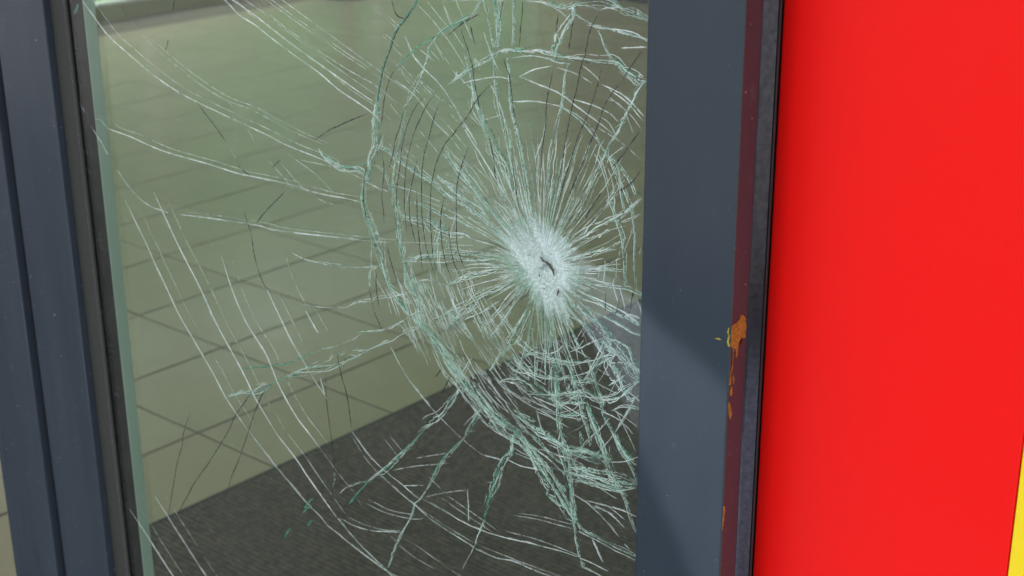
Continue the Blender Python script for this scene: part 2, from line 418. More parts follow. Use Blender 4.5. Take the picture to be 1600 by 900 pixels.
for x in (-8.1, -6.4, -4.7, -3.02):
    m = MB(); m.box(x, x + .08, 1.02, 1.10, .2505, 2.5, .003); m.build('mullion', 'frame', fl)
for a in (-8.03, -6.33, -4.63):
    m = MB(); m.box(a, a + 1.63, 1.055, 1.063, .2502, 2.5); m.build('pane', 'clear', fl)

# ------------------------------------------------------------------ the broken door
DX = -1.17
door = empty('door', (DX, 1.03, 0), 'anthracite metal framed door whose glass is cracked like a spider web', 'door')
m = MB(); m.box(-1.733, -1.620, 1.000, 1.0115, .05, 2.35, .0016); m.box(-1.733, -1.622, 1.0116, 1.052, .05, 2.35, .001)
m.build('stile', 'frame_worn', door)['label'] = 'narrow dusty left stile'
m = MB(); m.box(-.7190, -.6255, 1.000, 1.0268, .05, 2.45, .0012); st = m.build('stile', 'frame', door); st['label'] = 'wide right stile with ochre paint scrapes'
m = MB()        # bevelled bright strip between stile and red wall
prof = [(-.70, 1.0271), (-.6262, 1.0271), (-.6248, 1.0279), (-.6178, 1.0362), (-.6178, 1.0378), (-.70, 1.0378)]
for (xa, ya), (xb, yb) in zip(prof, prof[1:] + prof[:1]):
    for z0, z1 in ((.05, 2.45),): m.quad((xa, ya, z0), (xb, yb, z0), (xb, yb, z1), (xa, ya, z1))
m.build('cover_strip', 'bead', door)
m = MB(); m.box(-.700, -.6166, 1.0380, 1.0400, .05, 2.45, .0004); m.build('rubber_lip', 'rubber', door)
m = MB(); m.box(-.7180, -.6290, 1.0502, 1.0720, .05, 2.45); m.build('gap_fill', 'rubber', door)  # black box stands in for the dark gap beside the red panel
m = MB(); m.box(-1.6195, -.7195, 1.001, 1.0515, .05, .19, .0015); m.build('bottom_rail', 'frame', door)
m = MB(); m.box(-1.6195, -.7195, 1.001, 1.0515, 2.26, 2.35, .0015); m.build('top_rail', 'frame', door)
m = MB(); m.box(-1.6197, -1.5845, 1.0100, 1.0126, .191, 2.259, .0006); m.build('gasket', 'gasket', door)
m = MB()
for i in range(420):
    z = .30 + i * .0032 + rnd.uniform(-.0004, .0004); x = -1.5893 + rnd.uniform(-.0004, .0004); m.box(x, x + .0011, 1.0094, 1.0101, z, z + rnd.uniform(.0008, .0020))
tag(m.build('gasket_beads', 'dust', door), kind='stuff')
m = MB(); m.box(-1.6197, -1.5852, 1.0216, 1.0334, .191, 2.259); m.build('spacer_bar', 'spacer', door)
m = MB(); m.box(-1.6197, -1.5856, 1.0336, 1.0512, .191, 2.259, .0008); m.build('glazing_edge', 'edge', door)
m = MB(); m.box(-1.7560, -1.7335, 1.0120, 1.050, .05, 2.35); m.build('meeting_seal', 'rubber', door)
GY0, GY1 = 1.0130, 1.0210
m = MB(); m.box(-1.606, -.705, GY0, GY1, .185, 2.265)
pane = m.build('glass_pane', 'glass', door); pane['label'] = 'cracked laminated glass pane'
m = MB(); m.box(-1.5850, -.7192, 1.0350, 1.0390, .1905, 2.2595)
m.build('inner_pane', 'glass2', door)

# second leaf on the left
d2 = empty('door', (-2.35, 1.03, 0), 'anthracite door leaf at the far left edge, its glass whole', 'door')
m = MB(); m.box(-1.877, -1.7565, 1.000, 1.052, .05, 2.35, .0016); m.build('stile', 'frame_worn', d2)
m = MB(); m.box(-2.925, -2.81, 1.000, 1.052, .05, 2.35, .0016); m.build('stile', 'frame_worn', d2)
m = MB(); m.box(-2.8095, -1.8775, 1.001, 1.0515, .05, .19, .0015); m.build('bottom_rail', 'frame_worn', d2)
m = MB(); m.box(-2.8095, -1.8775, 1.001, 1.0515, 2.26, 2.35, .0015); m.build('top_rail', 'frame_worn', d2)
m = MB(); m.box(-2.82, -1.868, 1.020, 1.028, .1895, 2.2605); m.build('glass_pane', 'clear', d2)
m = MB(); m.box(-2.93, -.62, 1.004, 1.09, 2.3505, 2.5005, .002)
tag(m.build('door_header', 'frame', org=(-1.7, 1.04, 2.35)), 'anthracite header rail above both doors', 'door header')
m = MB(); m.box(-2.93, -.62, .98, 1.12, -.008, .012, .003)
tag(m.build('threshold', 'steel', org=(-1.7, 1.04, 0)), 'dark metal threshold under both doors', 'threshold')

# paint scrapes on the arris of the right stile
def scrape(pix, mat, front=False, th=.0003):
    pts = []; ragged = []
    for (u, v), (u2, v2) in zip(pix, pix[1:] + pix[:1]):
        n = max(1, int(math.hypot(u2 - u, v2 - v) / 1.6))
        ragged += [(u + (u2 - u) * k / n + (rnd.gauss(0, .35) if k else 0), v + (v2 - v) * k / n + (rnd.gauss(0, .35) if k else 0)) for k in range(n)]
    for u, v in ragged:
        if front: p = on_y(u, v, 1.0); pts.append((p[0], p[2]))
        else: p = on_x(u, v, -.6255); pts.append((min(max(p[1], 1.0006), 1.026), p[2]))
    bm = bmesh.new()
    lo = [bm.verts.new((x, 1.0, z) if front else (-.6255, x, z)) for x, z in pts]
    hi = [bm.verts.new((x, 1.0 - th, z) if front else (-.6255 + th, x, z)) for x, z in pts]
    n = len(pts)
    try: bm.faces.new(hi)
    except ValueError: pass
    for i in range(n):
        j = (i + 1) % n; bm.faces.new((lo[i], lo[j], hi[j], hi[i]))
    bmesh.ops.triangulate(bm, faces=[f for f in bm.faces if len(f.verts) > 4])
    bmesh.ops.recalc_face_normals(bm, faces=bm.faces)
    b = MB(); b.add(bm); bm.free()
    return b.build('paint_scrape', mat, st)
def z2(l): return [(1100 + a / 4.5, 470 + b / 4.5) for a, b in l]
scrape(z2([(265, 95), (278, 104), (290, 120), (292, 150), (298, 180), (294, 200), (288, 215), (289, 235), (291, 252), (276, 262), (260, 262), (250, 290), (240, 330),
           (222, 338), (200, 335), (185, 320), (172, 290), (178, 245), (176, 190), (187, 182), (210, 168), (230, 155), (248, 130), (255, 108)]), 'paint')
scrape(z2([(224, 340), (239, 334), (236, 365), (233, 392), (226, 400), (221, 388)]), 'paint')
scrape(z2([(203, 338), (211, 338), (206, 400), (201, 450), (202, 480), (193, 520), (188, 590), (178, 594), (176, 560), (181, 520), (192, 470), (200, 400)]), 'paint')
scrape(z2([(210, 515), (212, 580), (200, 585), (203, 530)]), 'paint')
scrape(z2([(192, 600), (200, 650), (187, 670), (182, 640)]), 'paint')
scrape(z2([(165, 740), (178, 710), (187, 750), (197, 790), (186, 835), (174, 800)]), 'paint')
scrape([(1000 + a / 2.667, 675 + b / 2.667) for a, b in [(346, 310), (356, 310), (350, 370), (343, 410), (340, 380)]], 'paint')
scrape(z2([(172, 190), (180, 186), (176, 215), (182, 245), (176, 290), (184, 322), (168, 318), (163, 290), (166, 262), (176, 246), (165, 225)]), 'paint2', True)
scrape(z2([(75, 262), (105, 262), (125, 275), (100, 273)]), 'paint2', True)

# ------------------------------------------------------------------ cracks in the pane
CY = 1.0136                                   # crack lines start just under the outer surface
def smooth(pts, step=3.0):
    P = [np.array(p, float) for p in pts]
    if len(P) == 2: P = [P[0], (P[0] + P[1]) / 2, P[1]]
    P = [2 * P[0] - P[1]] + P + [2 * P[-1] - P[-2]]
    out = []
    for i in range(1, len(P) - 2):
        a, b, c, d = P[i - 1], P[i], P[i + 1], P[i + 2]
        n = max(1, int(np.linalg.norm(c - b) / step))
        for k in range(n):
            t = k / n
            out.append(.5 * ((2 * b) + (c - a) * t + (2 * a - 5 * b + 4 * c - d) * t * t + (3 * b - a - 3 * c + d) * t ** 3))
    out.append(P[-2]); return out
def straight(pts, step=3.0):
    P = [np.array(p, float) for p in pts]; out = []
    for a, b in zip(P[:-1], P[1:]):
        n = max(1, int(np.linalg.norm(b - a) / step)); out += [a + (b - a) * k / n for k in range(n)]
    return out + [P[-1]]
def wobble(pts, amp, fine=.5):
    """irregular sideways wander plus kinks"""
    n = len(pts); out = []; w = 0.0; jump = 0.0; drift = rnd.gauss(0, amp * .2)
    for i, p in enumerate(pts):
        a = pts[max(0, i - 1)]; b = pts[min(n - 1, i + 1)]; t = b - a; L = np.linalg.norm(t) or 1
        nn = np.array((-t[1], t[0])) / L
        if rnd.random() < .12: drift = rnd.gauss(0, amp * .28)
        if rnd.random() < .05: jump = rnd.gauss(0, amp * .8)
        w = .93 * w + drift
        e = min(1, 4 * min(i, n - 1 - i) / n + .2)
        out.append(p + nn * e * (w + jump + rnd.gauss(0, amp * fine * .45)))
    return out
def ribbon(b, pts, y0, y1, tilt, mi, gap=0.0):
    """a broken edge that dives from depth y0 to y1 through the glass"""
    P = [on_y(u, v, CY) for u, v in pts]; n = len(P); off = []
    o1, o2 = rnd.gauss(0, tilt), rnd.gauss(0, tilt)
    top, bot = [], []
    for i, p in enumerate(P):
        o1 = .8 * o1 + rnd.gauss(0, tilt * .5); o2 = .8 * o2 + rnd.gauss(0, tilt * .5)
        dd = y0 + (y1 - y0) * (1 - .35 * rnd.random())
        top.append((p[0], y0, p[2])); bot.append((p[0] + o1, dd, p[2] + o2))
    for i in range(n - 1):
        if rnd.random() < gap: continue
        b.quad(top[i], top[i + 1], bot[i + 1], bot[i], mi)
def strip(b, pts, w, mi, y=None, taper=True, gap=0.0):
    """the line a crack draws in the surface itself, w metres wide"""
    y = CY if y is None else y
    P = [on_y(u, v, CY) for u, v in pts]; n = len(P); L, R = [], []
    for i, p in enumerate(P):
        a, c = P[max(0, i - 1)], P[min(n - 1, i + 1)]; tx, tz = c[0] - a[0], c[2] - a[2]; l = math.hypot(tx, tz) or 1
        e = min(1, .25 + 6 * min(i, n - 1 - i) / n) if taper else 1
        ww = w * e * rnd.uniform(.55, 1.35) / 2
        L.append((p[0] - tz / l * ww, y, p[2] + tx / l * ww)); R.append((p[0] + tz / l * ww, y, p[2] - tx / l * ww))
    for i in range(n - 1):
        if rnd.random() < gap: continue
        b.quad(L[i], L[i + 1], R[i + 1], R[i], mi)
def flakes(b, pts, num, size, mi, spread=2.0):
    """small shell-shaped chips along a crack"""
    for _ in range(num):
        i = rnd.randrange(len(pts)); j = min(len(pts) - 1, i + 2); q = pts[i]; t = pts[j] - pts[max(0, i - 1)]; l = np.linalg.norm(t) or 1; t = t / l
        a = rnd.gauss(0, .5); t = np.array((t[0] * math.cos(a) - t[1] * math.sin(a), t[0] * math.sin(a) + t[1] * math.cos(a)))
        nn = np.array((-t[1], t[0])); c = q + nn * rnd.gauss(0, spread)
        L = size * rnd.uniform(.4, 1.5); W = L * rnd.uniform(.05, .22); y = CY + rnd.uniform(0, .003)
        k = [c - t * L, c + nn * W * .6, c + t * L, c - nn * W * rnd.uniform(.1, .5)]
        K = [on_y(x[0], x[1], CY) for x in k]
        b.quad(*[(p[0], y + rnd.uniform(0, .0012), p[2]) for p in K], mi)
MATS = ['white_crack', 'faint_crack', 'teal_crack', 'green_crack', 'dark_crack', 'bright_crack']
def crack(style, pts, b=None):
    own = b is None
    b = b or MB()
    if style == 'W':
        q = wobble(smooth(pts), .22, .1); strip(b, q, .0021, 5)
        q2 = [p + np.array((8.0, -1.5)) for p in q]; strip(b, q2, .0014, 1, CY + .0062, gap=.02)  # fainter shifted strip is the line's mirror image, drawn as geometry
    elif style == 'm':        # paler long line; the offset copy draws its reflection in the rear glass
        q = wobble(smooth(pts), .22, .1); strip(b, q, .0016, 0); q2 = [p + np.array((8.0, -1.5)) for p in q]; strip(b, q2, .0010, 1, CY + .0062)
    elif style == 'w':
        q = wobble(smooth(pts), .2, .1); strip(b, q, .0011, 1)
    elif style == 'n':        # needle
        q = wobble(straight(pts), .35, .15); strip(b, q, rnd.choice((.0003, .0005, .0007)), rnd.choice((0, 0, 1, 2))); ribbon(b, q, CY, CY + rnd.uniform(.0004, .0014), .0003, rnd.choice((1, 2, 2, 3)), .02)
    elif style == 't':        # thin white
        q = wobble(straight(pts), .25, .1); strip(b, q, rnd.choice((.0005, .0007, .0009)), 0 if rnd.random() < .5 else 1); ribbon(b, q, CY, CY + .0012, .0003, 1, .02)
    elif style == 'x':        # white, no echo
        q = wobble(smooth(pts), .4, .2); strip(b, q, .0011, 0, gap=.02); ribbon(b, q, CY, CY + .0020, .0005, 1, .04)
    elif style == 'g':
        q = wobble(smooth(pts), .8, .25); strip(b, q, .0007, 0, gap=.12); ribbon(b, q, CY, CY + .0038, .0005, 2, .03)
        strip(b, wobble(q, 1.3, .25), .0006, 0, CY + .002, gap=.15); strip(b, [p + np.array((-1.6, .8)) for p in q], .0005, 4, CY + .004, gap=.3)  # the last, dark strip paints the crack's shadow side
        flakes(b, q, len(q) // 8, 6.0, 2, 1.4); flakes(b, q, len(q) // 9, 5.0, 0, 1.6)
    elif style == 'G':
        for k in range(4):
            q = wobble(smooth(pts), 1.5 + .5 * k, .3); strip(b, q, rnd.choice((.0005, .0007, .0010)), 0, CY + .0006 * k, gap=.10)
            if k < 2: ribbon(b, q, CY + .0005 * k, CY + .0045, .0008, 2, .08)
        ribbon(b, wobble(smooth(pts), 1.6, .3), CY + .002, CY + .0046, .0008, 3, .25)
        strip(b, [p + np.array((-2.2, 1.1)) for p in wobble(smooth(pts), 1.2, .3)], .0006, 4, CY + .0045, gap=.35)  # shifted dark line: shade along the thick crack, painted in
        flakes(b, q, len(q) // 3, 8.0, 2, 2.6); flakes(b, q, len(q) // 4, 6.0, 0, 2.8)
    elif style == 'e':        # dark green, clean
        q = wobble(smooth(pts), .6, .25); strip(b, q, .0014, 3); ribbon(b, q, CY, CY + .0030, .0004, 3, .03); strip(b, wobble(q, .9, .3), .0006, 2, CY + .002, gap=.2)
        flakes(b, q, len(q) // 6, 5.0, 3, 1.4)
    elif style == 'd':
        q = wobble(smooth(pts), .5, .15); strip(b, q, .0013, 4); 
    return b

# surveyed cracks, with some faint doubles that draw their reflections: kind (r radial, c ring, h hairline), look, points
SURVEY = """
h m 127,0 157,40 168,54 190,75 240,117 280,145 310,160 360,184 400,204 450,228 500,248 530,262
h w 220,55 260,90 300,122 350,153 400,173 450,202 505,226
h w 230,55 265,85 310,122 360,152 400,168 460,200 512,224
h w 92,108 120,155 140,187
h x 141,196 160,228 168,242
h m 150,186 158,188 170,201 200,212 235,227 270,240 330,257 370,270 400,276 450,287 497,302 540,310 566,317
h d 308,160 330,190 355,225
h w 355,225 368,248
h d 368,246 375,262 392,276
h w 355,155 380,190 400,225
h d 263,62 260,75 257,79
h d 272,0 270,18
h e 122,5 115,22
h m 350,0 375,25 400,40 432,65 490,107 530,140 570,168 586,181 608,205
h m 365,0 400,24 460,70 520,115 570,150 583,158
h w 400,5 450,45 520,95 580,130 622,162
h w 415,0 500,60 560,100 595,122
h w 425,0 520,68 580,108
h w 440,0 530,66 600,116 640,146
h d 575,177 530,197 490,220
h d 438,250 425,262
h d 447,297 420,325 400,350
h w 420,250 450,285 470,304
h w 440,256 470,290 500,312 525,321
h w 450,240 490,270 520,300
h w 470,250 540,268 600,300
c e 652,0 632,28 618,48 607,80 600,100 593,130 588,165
c d 654,2 634,30 620,50 609,82 602,102 595,132 590,160
c G 588,150 586,190 588,225 579,250 575,270
h d 612,0 620,22 634,30
c G 575,268 567,290 566,320 572,345 580,370 590,395 598,420 608,450
c d 572,262 569,290 568,318 574,345
c G 608,450 625,480 640,497 655,510
c G 655,508 670,525 685,545 700,570 720,597 740,620 757,642 778,658 802,676
c G 650,500 668,520 690,549 708,575 728,600 748,626 768,648 792,668
c G 802,676 826,708 847,743 865,775 882,797 897,817
c g 660,508 684,534 704,562 722,588 744,612 768,640 800,668 830,700 856,740 880,778 898,808
h e 530,262 555,258 578,252
c G 500,240 518,256 535,266 560,269 574,284
h x 497,233 512,254 530,263
c e 733,28 700,45 680,57 650,75 630,92 618,108
c d 618,108 608,125 600,155 597,180 595,200
c g 750,0 735,22 705,38 690,48 675,65 668,75
c e 735,22 705,38 690,48
c g 668,75 666,95 655,120 648,138 640,155 630,170
c g 630,170 627,195 622,225 614,270 612,292
c G 612,290 615,320 620,340 622,370 626,390 630,410
c G 630,410 632,430 638,448 648,470 655,490 660,505
c g 586,258 600,268 607,285 612,300
h d 597,240 600,265 599,290 597,310 599,332 600,350
c d 617,225 612,250 608,262
c d 662,150 646,172 635,197 629,225 622,262 617,297 620,330
c d 682,142 665,167 650,197 641,225 634,260 632,305 634,337 636,365
c d 652,247 646,275 641,305 640,332 644,360 650,382
c d 691,150 677,187 667,225 661,250 659,280 659,330 662,365 669,397 680,430
c d 770,130 747,152 730,180 705,212 697,225 682,255 675,287 672,325 674,370 678,405 686,438
c d 732,230 719,262 712,292 712,330 715,375 722,405 730,425
c d 694,307 689,337 690,370 696,400 706,436
c d 651,297 651,345 655,385 660,425
c d 701,352 705,385 712,415 719,428
c d 631,172 622,207 617,225
c d 605,385 610,405 620,440
h d 588,425 588,450 592,480
r d 817,0 814,38 811,75
r d 872,22 869,52
r d 896,32 889,77
r d 936,17 921,50 914,80 907,100 900,140 892,170 884,225 876,270 864,310
r d 864,110 856,150 851,190 847,225 846,262
r d 942,102 932,137 920,172 900,222 884,280 872,320
r d 975,122 952,155 937,192 922,225 898,285 882,322
r d 1002,80 987,105 975,122
r d 720,45 732,92 740,125 752,180
r d 787,90 796,125 800,165 806,200
r d 787,0 780,32
r d 735,40 744,70
r d 1000,205 975,240 955,262
r d 1004,262 985,285 962,300
r d 945,325 925,345
r d 800,250 806,290 812,330
r d 765,215 772,250 778,290
c d 700,55 725,35 750,22
h d 940,300 920,330 915,345
c G 700,132 725,115 750,97 770,85
c G 770,86 785,79 800,80 820,81 840,79 860,84 875,88
c G 870,88 890,92 912,94 937,99 960,99 975,107
c G 968,103 987,120 997,131 1008,126
c g 800,91 825,85 850,88 870,96 888,99
c G 855,4 870,11 888,11 900,5 920,4 940,5 960,11 980,18 1012,31
c x 822,0 845,3 868,14 884,26
c g 895,22 912,30 927,37 940,52 947,70 957,87 970,105 985,122 997,137
c x 917,39 940,44 965,46 990,51 1012,66
c g 914,37 940,43 965,48 990,54 1012,62
r G 897,5 892,27 880,47 872,65 867,82 866,95
r g 887,100 880,125 877,150 872,175 862,225 855,292
r g 802,0 804,37 800,72
r g 770,0 775,37 777,74
r G 777,0 779,30 777,74
r g 752,0 762,32 770,76
r g 770,82 772,125 780,170 792,222 800,270
r g 792,90 797,125 799,155 805,187 812,225 820,290 826,330
r g 725,85 735,125 747,175 760,215
r G 735,130 747,175 760,206 772,236 788,262 800,300
r x 716,180 732,210 750,238 770,270 792,308 806,330
r x 632,57 650,95 682,127 700,150 727,195 745,228
r x 617,125 650,150 675,185 700,212
r w 650,5 675,30 700,62 730,110
r w 608,88 640,128 670,160 700,195 730,232
r w 690,0 700,28 715,60 735,90
r w 712,0 728,40 745,80
r w 700,0 690,0 706,36
r g 784,180 792,208 795,240 800,280 806,320
r g 802,180 810,220 818,270 826,316 832,345
r x 854,184 848,216 836,250
r G 680,276 710,298 740,324 762,342
r g 692,240 716,272 736,292 752,314 770,336
r g 696,236 710,258 730,280 760,320 778,345
r x 755,50 765,80 780,110
r x 766,130 780,165 790,200
c x 812,120 840,132 875,147 907,172 935,192 956,208
c x 801,159 830,158 855,160 875,166
c g 875,166 895,182 907,192 920,207 936,224
c g 935,225 950,247 962,270 972,297 980,322 987,355 991,387 992,425 992,452
c g 947,245 967,262 980,282 992,307
c g 950,315 960,340 969,367 972,395 975,445
c g 952,250 966,290 974,330
c x 895,155 925,165 950,177 965,190
c x 940,132 975,150 1006,182
c x 952,140 980,160 1006,190
c w 870,105 900,115 925,130
c x 910,102 925,115 937,127
c x 811,120 835,108 862,103
c w 935,200 970,222 1004,252
c w 950,150 985,180 1004,205
h x 970,75 1010,74
r G 1008,125 995,145 982,170 970,195 952,222
r g 952,222 940,260 925,290 905,330 890,352
c x 722,130 745,124 770,122 797,124
c g 757,187 780,180
r G 595,232 625,250 650,270 675,287 700,305 720,317 742,332
r g 740,330 762,352 778,368
r x 572,285 595,295 608,300
r w 608,288 650,300 700,320
r w 590,225 640,250 690,290
r g 632,312 662,322 690,335 715,342 737,355 765,368
r w 660,312 700,328 730,345
r G 622,335 640,341 670,347 682,357 705,365 725,367
r x 700,362 725,367 738,375 778,386
h m 280,335 337,342 400,353 425,360 457,365 500,370 550,375 608,379
h x 182,266 220,310 262,333
r w 622,378 680,380 740,384
r g 637,405 662,399 687,397 725,397 772,398
r G 627,410 662,404 700,402 730,405 782,405
r g 632,432 650,440 670,438 695,446
r G 695,447 725,435 750,427 778,420
r x 725,415 770,412
h x 456,395 475,405 500,411
h g 490,409 525,415 550,417 590,415
h g 577,450 578,425 590,418
h W 195,312 232,390 260,450 285,502 330,577 356,625 390,676
h W 240,300 280,387 312,450 332,495 342,515 375,575 400,625 430,674
h x 326,485 338,505 343,517
h W 430,675 462,717 492,760 526,808
h x 390,676 437,735 480,787 505,812 517,825 562,862 600,890 622,902
h x 527,810 560,848 602,888 616,902
h x 532,810 555,822 585,830 627,832
h w 540,806 570,820 600,828 625,829
h W 346,400 362,450 385,503 415,552 437,605 462,650 482,676 500,700
h w 500,700 525,735 550,767 565,790
h W 417,452 437,495 462,545
h x 462,545 485,585 512,625
h W 477,485 497,520
h w 447,402 460,440 480,480
h w 610,542 637,590 672,635 712,676 747,706 757,712
h x 610,542 637,590 672,635
h x 757,712 782,719
h x 790,717 815,729 845,735
h d 527,550 529,565 537,600 545,640 549,672
h d 509,582 510,622 516,675 521,710 522,740 518,782
h x 521,738 522,748 520,762
h d 585,487 597,515
h d 577,450 584,485
h d 705,585 690,615
h d 297,645 287,675 275,737 261,817
h d 400,600 375,640 357,675 312,745 287,787 275,812
h d 420,600 404,628 387,675 370,725 354,772
h d 381,327 400,400 412,440 420,452
h W 202,795 225,830 270,899
h W 242,775 262,807 321,899
r e 375,577 400,575 420,573 450,568 475,557 500,546
r g 500,546 520,542 550,531 562,523
r g 558,519 600,517 620,510 634,497
r G 355,620 380,612 400,612 420,602
r e 400,612 420,602 437,593 470,582
r G 437,593 470,582 510,576 530,566 550,557 572,549
r g 572,549 590,540 612,533 632,522 656,512
h x 472,476 507,480 540,481
r g 540,481 555,474 585,469 612,464 642,455
h x 558,471 576,471
h x 560,547 575,547
h x 545,554 556,556
h x 500,590 505,605 508,618
r G 720,602 707,622 687,647 670,660 652,674
r e 660,675 645,690 625,710 605,730 592,740
r G 655,680 645,690 625,710 605,730 592,740 575,752
r e 575,752 560,770 545,787
r g 575,752 550,757 530,772
r e 485,790 470,805
r e 487,812 480,822
r e 452,826 444,842
r e 485,780 475,795
r G 750,640 737,660 727,676
r g 727,675 722,686 695,715 682,735 670,760 657,780 647,787
r e 722,686 695,715 682,735 670,760
r g 647,787 640,810 627,832 615,860 605,887
r G 803,675 795,705 785,720 775,747 762,782
r e 795,705 785,720 775,747 762,782 755,815
r g 755,815 745,837 735,867
r w 735,865 722,890
h x 550,675 575,710 597,735 630,762 655,781
h w 547,677 570,715 592,741
h x 592,741 625,770 650,790 675,812 705,832 735,852 745,860 772,872 800,880 830,893 860,901
h w 660,798 705,828 740,848
h w 748,852 800,872 850,892 880,902
h x 660,780 690,797 722,815 750,827 790,840 835,850 875,860 902,870
h w 790,830 835,842 880,858 905,868
h x 912,888 930,895 945,903
h x 905,872 930,882 950,892
h w 570,785 605,802 645,811 667,809
h w 575,780 610,797 650,805
h w 662,777 697,770 730,765
h x 730,765 732,790 733,815
h x 630,759 662,759
h w 700,775 737,800 775,827
h w 690,778 730,806 770,832
h w 600,685 612,700 620,712
h w 610,682 630,706
h w 612,735 650,729 700,724
h w 650,716 700,708
h w 670,745 690,765
h w 610,837 640,865 680,890
h w 640,845 690,880 720,900
h d 680,590 690,575
r G 865,595 867,625 872,672
r G 875,672 877,702 882,732 890,772
r g 890,772 896,815 902,845 906,870 911,888
r g 885,700 892,760 898,818
c G 837,680 870,697 885,707 910,712 937,717
c G 880,704 910,712 937,717 952,722
c x 952,722 975,721 996,714
c G 887,730 925,745 962,752 996,756
c G 890,740 925,750 960,764 993,762
c g 888,724 920,740 950,758
c g 890,748 940,760 975,772
c w 890,752 930,756 980,765
h x 895,772 915,785 937,805 955,825 967,839
h x 915,782 945,790 980,802 993,808
h x 930,790 955,805 975,825
h g 900,817 910,830 932,842 962,857 993,870
h x 903,830 932,845 967,865 992,876
h w 802,805 842,812 895,826
h w 810,802 850,808 895,820
h x 975,850 983,858
h x 925,842 935,865 942,880
r g 932,675 942,707 955,742 967,770 977,795 993,832
r g 957,680 970,707 985,730 994,752
r g 936,627 947,654 960,679 972,704 993,727
r G 960,679 972,704 984,718
r w 963,643 977,670 993,705
r g 904,631 912,664 920,698
r g 915,636 935,691 949,737 967,769
r G 915,636 925,664 935,691 944,722
c G 872,650 890,648 912,648
r g 905,675 909,700
h G 805,650 833,670 865,688 878,699
h g 805,661 837,688 880,727
h g 807,673 830,696 858,734 883,769
h g 803,686 842,728 862,755 876,780 892,808
h x 833,700 860,720 882,742
h x 812,624 837,638 869,656
h x 816,620 840,632 866,645
h x 833,620 850,628 869,636
h g 800,640 815,648 835,660
h x 838,640 845,665 850,678
r g 888,485 911,510 931,539 941,556
r G 902,480 931,507 956,539 973,555 997,582
r G 938,533 956,550 970,562 997,596
r g 931,489 964,507 998,524
r x 964,482 980,492 998,505
c G 819,556 835,551 852,556 870,563 888,567 905,568
c g 905,568 930,563 945,558 961,556
c x 817,533 831,547 849,553 867,551 881,539
c g 888,551 911,544 938,531
c g 895,588 916,580 938,565 960,556
c G 799,556 813,569 831,581 849,587 870,592
c G 870,592 888,590 902,597 927,594
c g 950,603 960,597 975,588
c x 786,563 805,580 825,585 852,601
c G 778,597 792,594 810,597 828,608 845,617
c G 845,617 867,617 888,613 911,613 931,624 956,622 973,612 997,596
c g 867,627 884,631 902,622 931,626 963,622 985,612
c g 973,612 985,628 998,618
c G 868,635 888,629 911,631
c g 835,600 852,612 867,625
c g 955,642 972,636 998,640
r g 831,512 833,560 835,601
r G 863,562 865,600 867,636
r G 884,567 895,594 902,618 908,640
r G 920,569 927,596 934,620 940,638
r G 943,556 953,575 963,590 973,612
r G 824,480 801,521 781,555 765,580
r g 829,485 817,512 804,539
r g 799,480 783,503 764,526
r G 745,480 716,494 697,514
r G 800,440 770,455 740,470 705,490 675,500
r g 780,470 750,490 720,502
r g 735,560 725,578 712,600
r g 745,640 738,655
r g 900,230 882,270 870,312 862,340
r g 920,225 900,280 885,325 870,355
r g 950,230 927,270 905,307 878,350
r G 1002,310 975,330 950,342 925,357 900,376
r g 940,325 925,345 910,357 892,372
r g 977,372 955,385 932,397 910,405
r g 972,402 952,412 930,420 905,425
r x 975,228 952,247
r g 975,282 947,312 955,320
r g 1000,335 970,348
r x 935,372 945,362 951,358
r g 890,440 930,448 975,455 1002,462
r x 895,452 940,470 998,498
r g 900,465 940,478 998,510
h d 946,455 946,485
h d 970,462 960,495
h d 990,455 983,492
"""
names = {'r': 'radial_crack', 'c': 'ring_crack', 'h': 'hairline_crack'}
for ln in SURVEY.strip().splitlines():
    k, s, *pp = ln.split()
    pts = [tuple(float(x) for x in p.split(',')) for p in pp]
    if pts[-1][1] >= 897:      # the crack runs on below the picture
        d = np.array(pts[-1]) - np.array(pts[-2]); d /= np.linalg.norm(d); pts += [tuple(np.array(pts[-1]) + d * 70 + (6, 0)), tuple(np.array(pts[-1]) + d * rnd.uniform(120, 260) + (30, 0))]
    if pts[0][1] <= 1 and s not in 'd':
        d = np.array(pts[0]) - np.array(pts[1]); d /= np.linalg.norm(d); pts = [tuple(np.array(pts[0]) + d * rnd.uniform(80, 200))] + pts
    crack(s, pts).build(names[k], MATS, pane)

# fine cracks between the surveyed ones
CX, CV = 846, 419
def rim(th):
    """reach of the heavy ring round the impact, by direction (0 = right, 90 = down)"""
    T = [(-180, 278), (-160, 285), (-135, 315), (-110, 335), (-90, 338), (-65, 345), (-40, 240), (-10, 165), (15, 160), (40, 220), (60, 270), (80, 330), (95, 300), (110, 272), (125, 240), (140, 232), (160, 245), (180, 278)]
    a = (th + 180) % 360 - 180
    for (a0, r0), (a1, r1) in zip(T[:-1], T[1:]):
        if a0 <= a <= a1: return r0 + (r1 - r0) * (a - a0) / (a1 - a0)
    return 250
def pol(th, r):
    a = math.radians(th); return (CX + r * math.cos(a), CV + r * math.sin(a))
CORE = [(795, 365), (815, 353), (845, 359), (868, 372), (884, 395), (892, 425), (889, 455), (880, 480), (870, 494), (857, 486), (844, 470), (831, 450), (815, 426), (801, 406), (791, 385)]
CANG = sorted((math.degrees(math.atan2(v - CV, u - CX)), math.hypot(u - CX, v - CV)) for u, v in CORE)
def core(th):
    """reach of the crushed patch in a direction"""
    a = (th + 180) % 360 - 180
    L = [(CANG[-1][0] - 360, CANG[-1][1])] + CANG + [(CANG[0][0] + 360, CANG[0][1])]
    for (a0, r0), (a1, r1) in zip(L[:-1], L[1:]):
        if a0 <= a <= a1: return r0 + (r1 - r0) * (a - a0) / (a1 - a0)
    return 50
fine = MB()
def clip(pts): return all(p[0] < 1004 for p in pts)
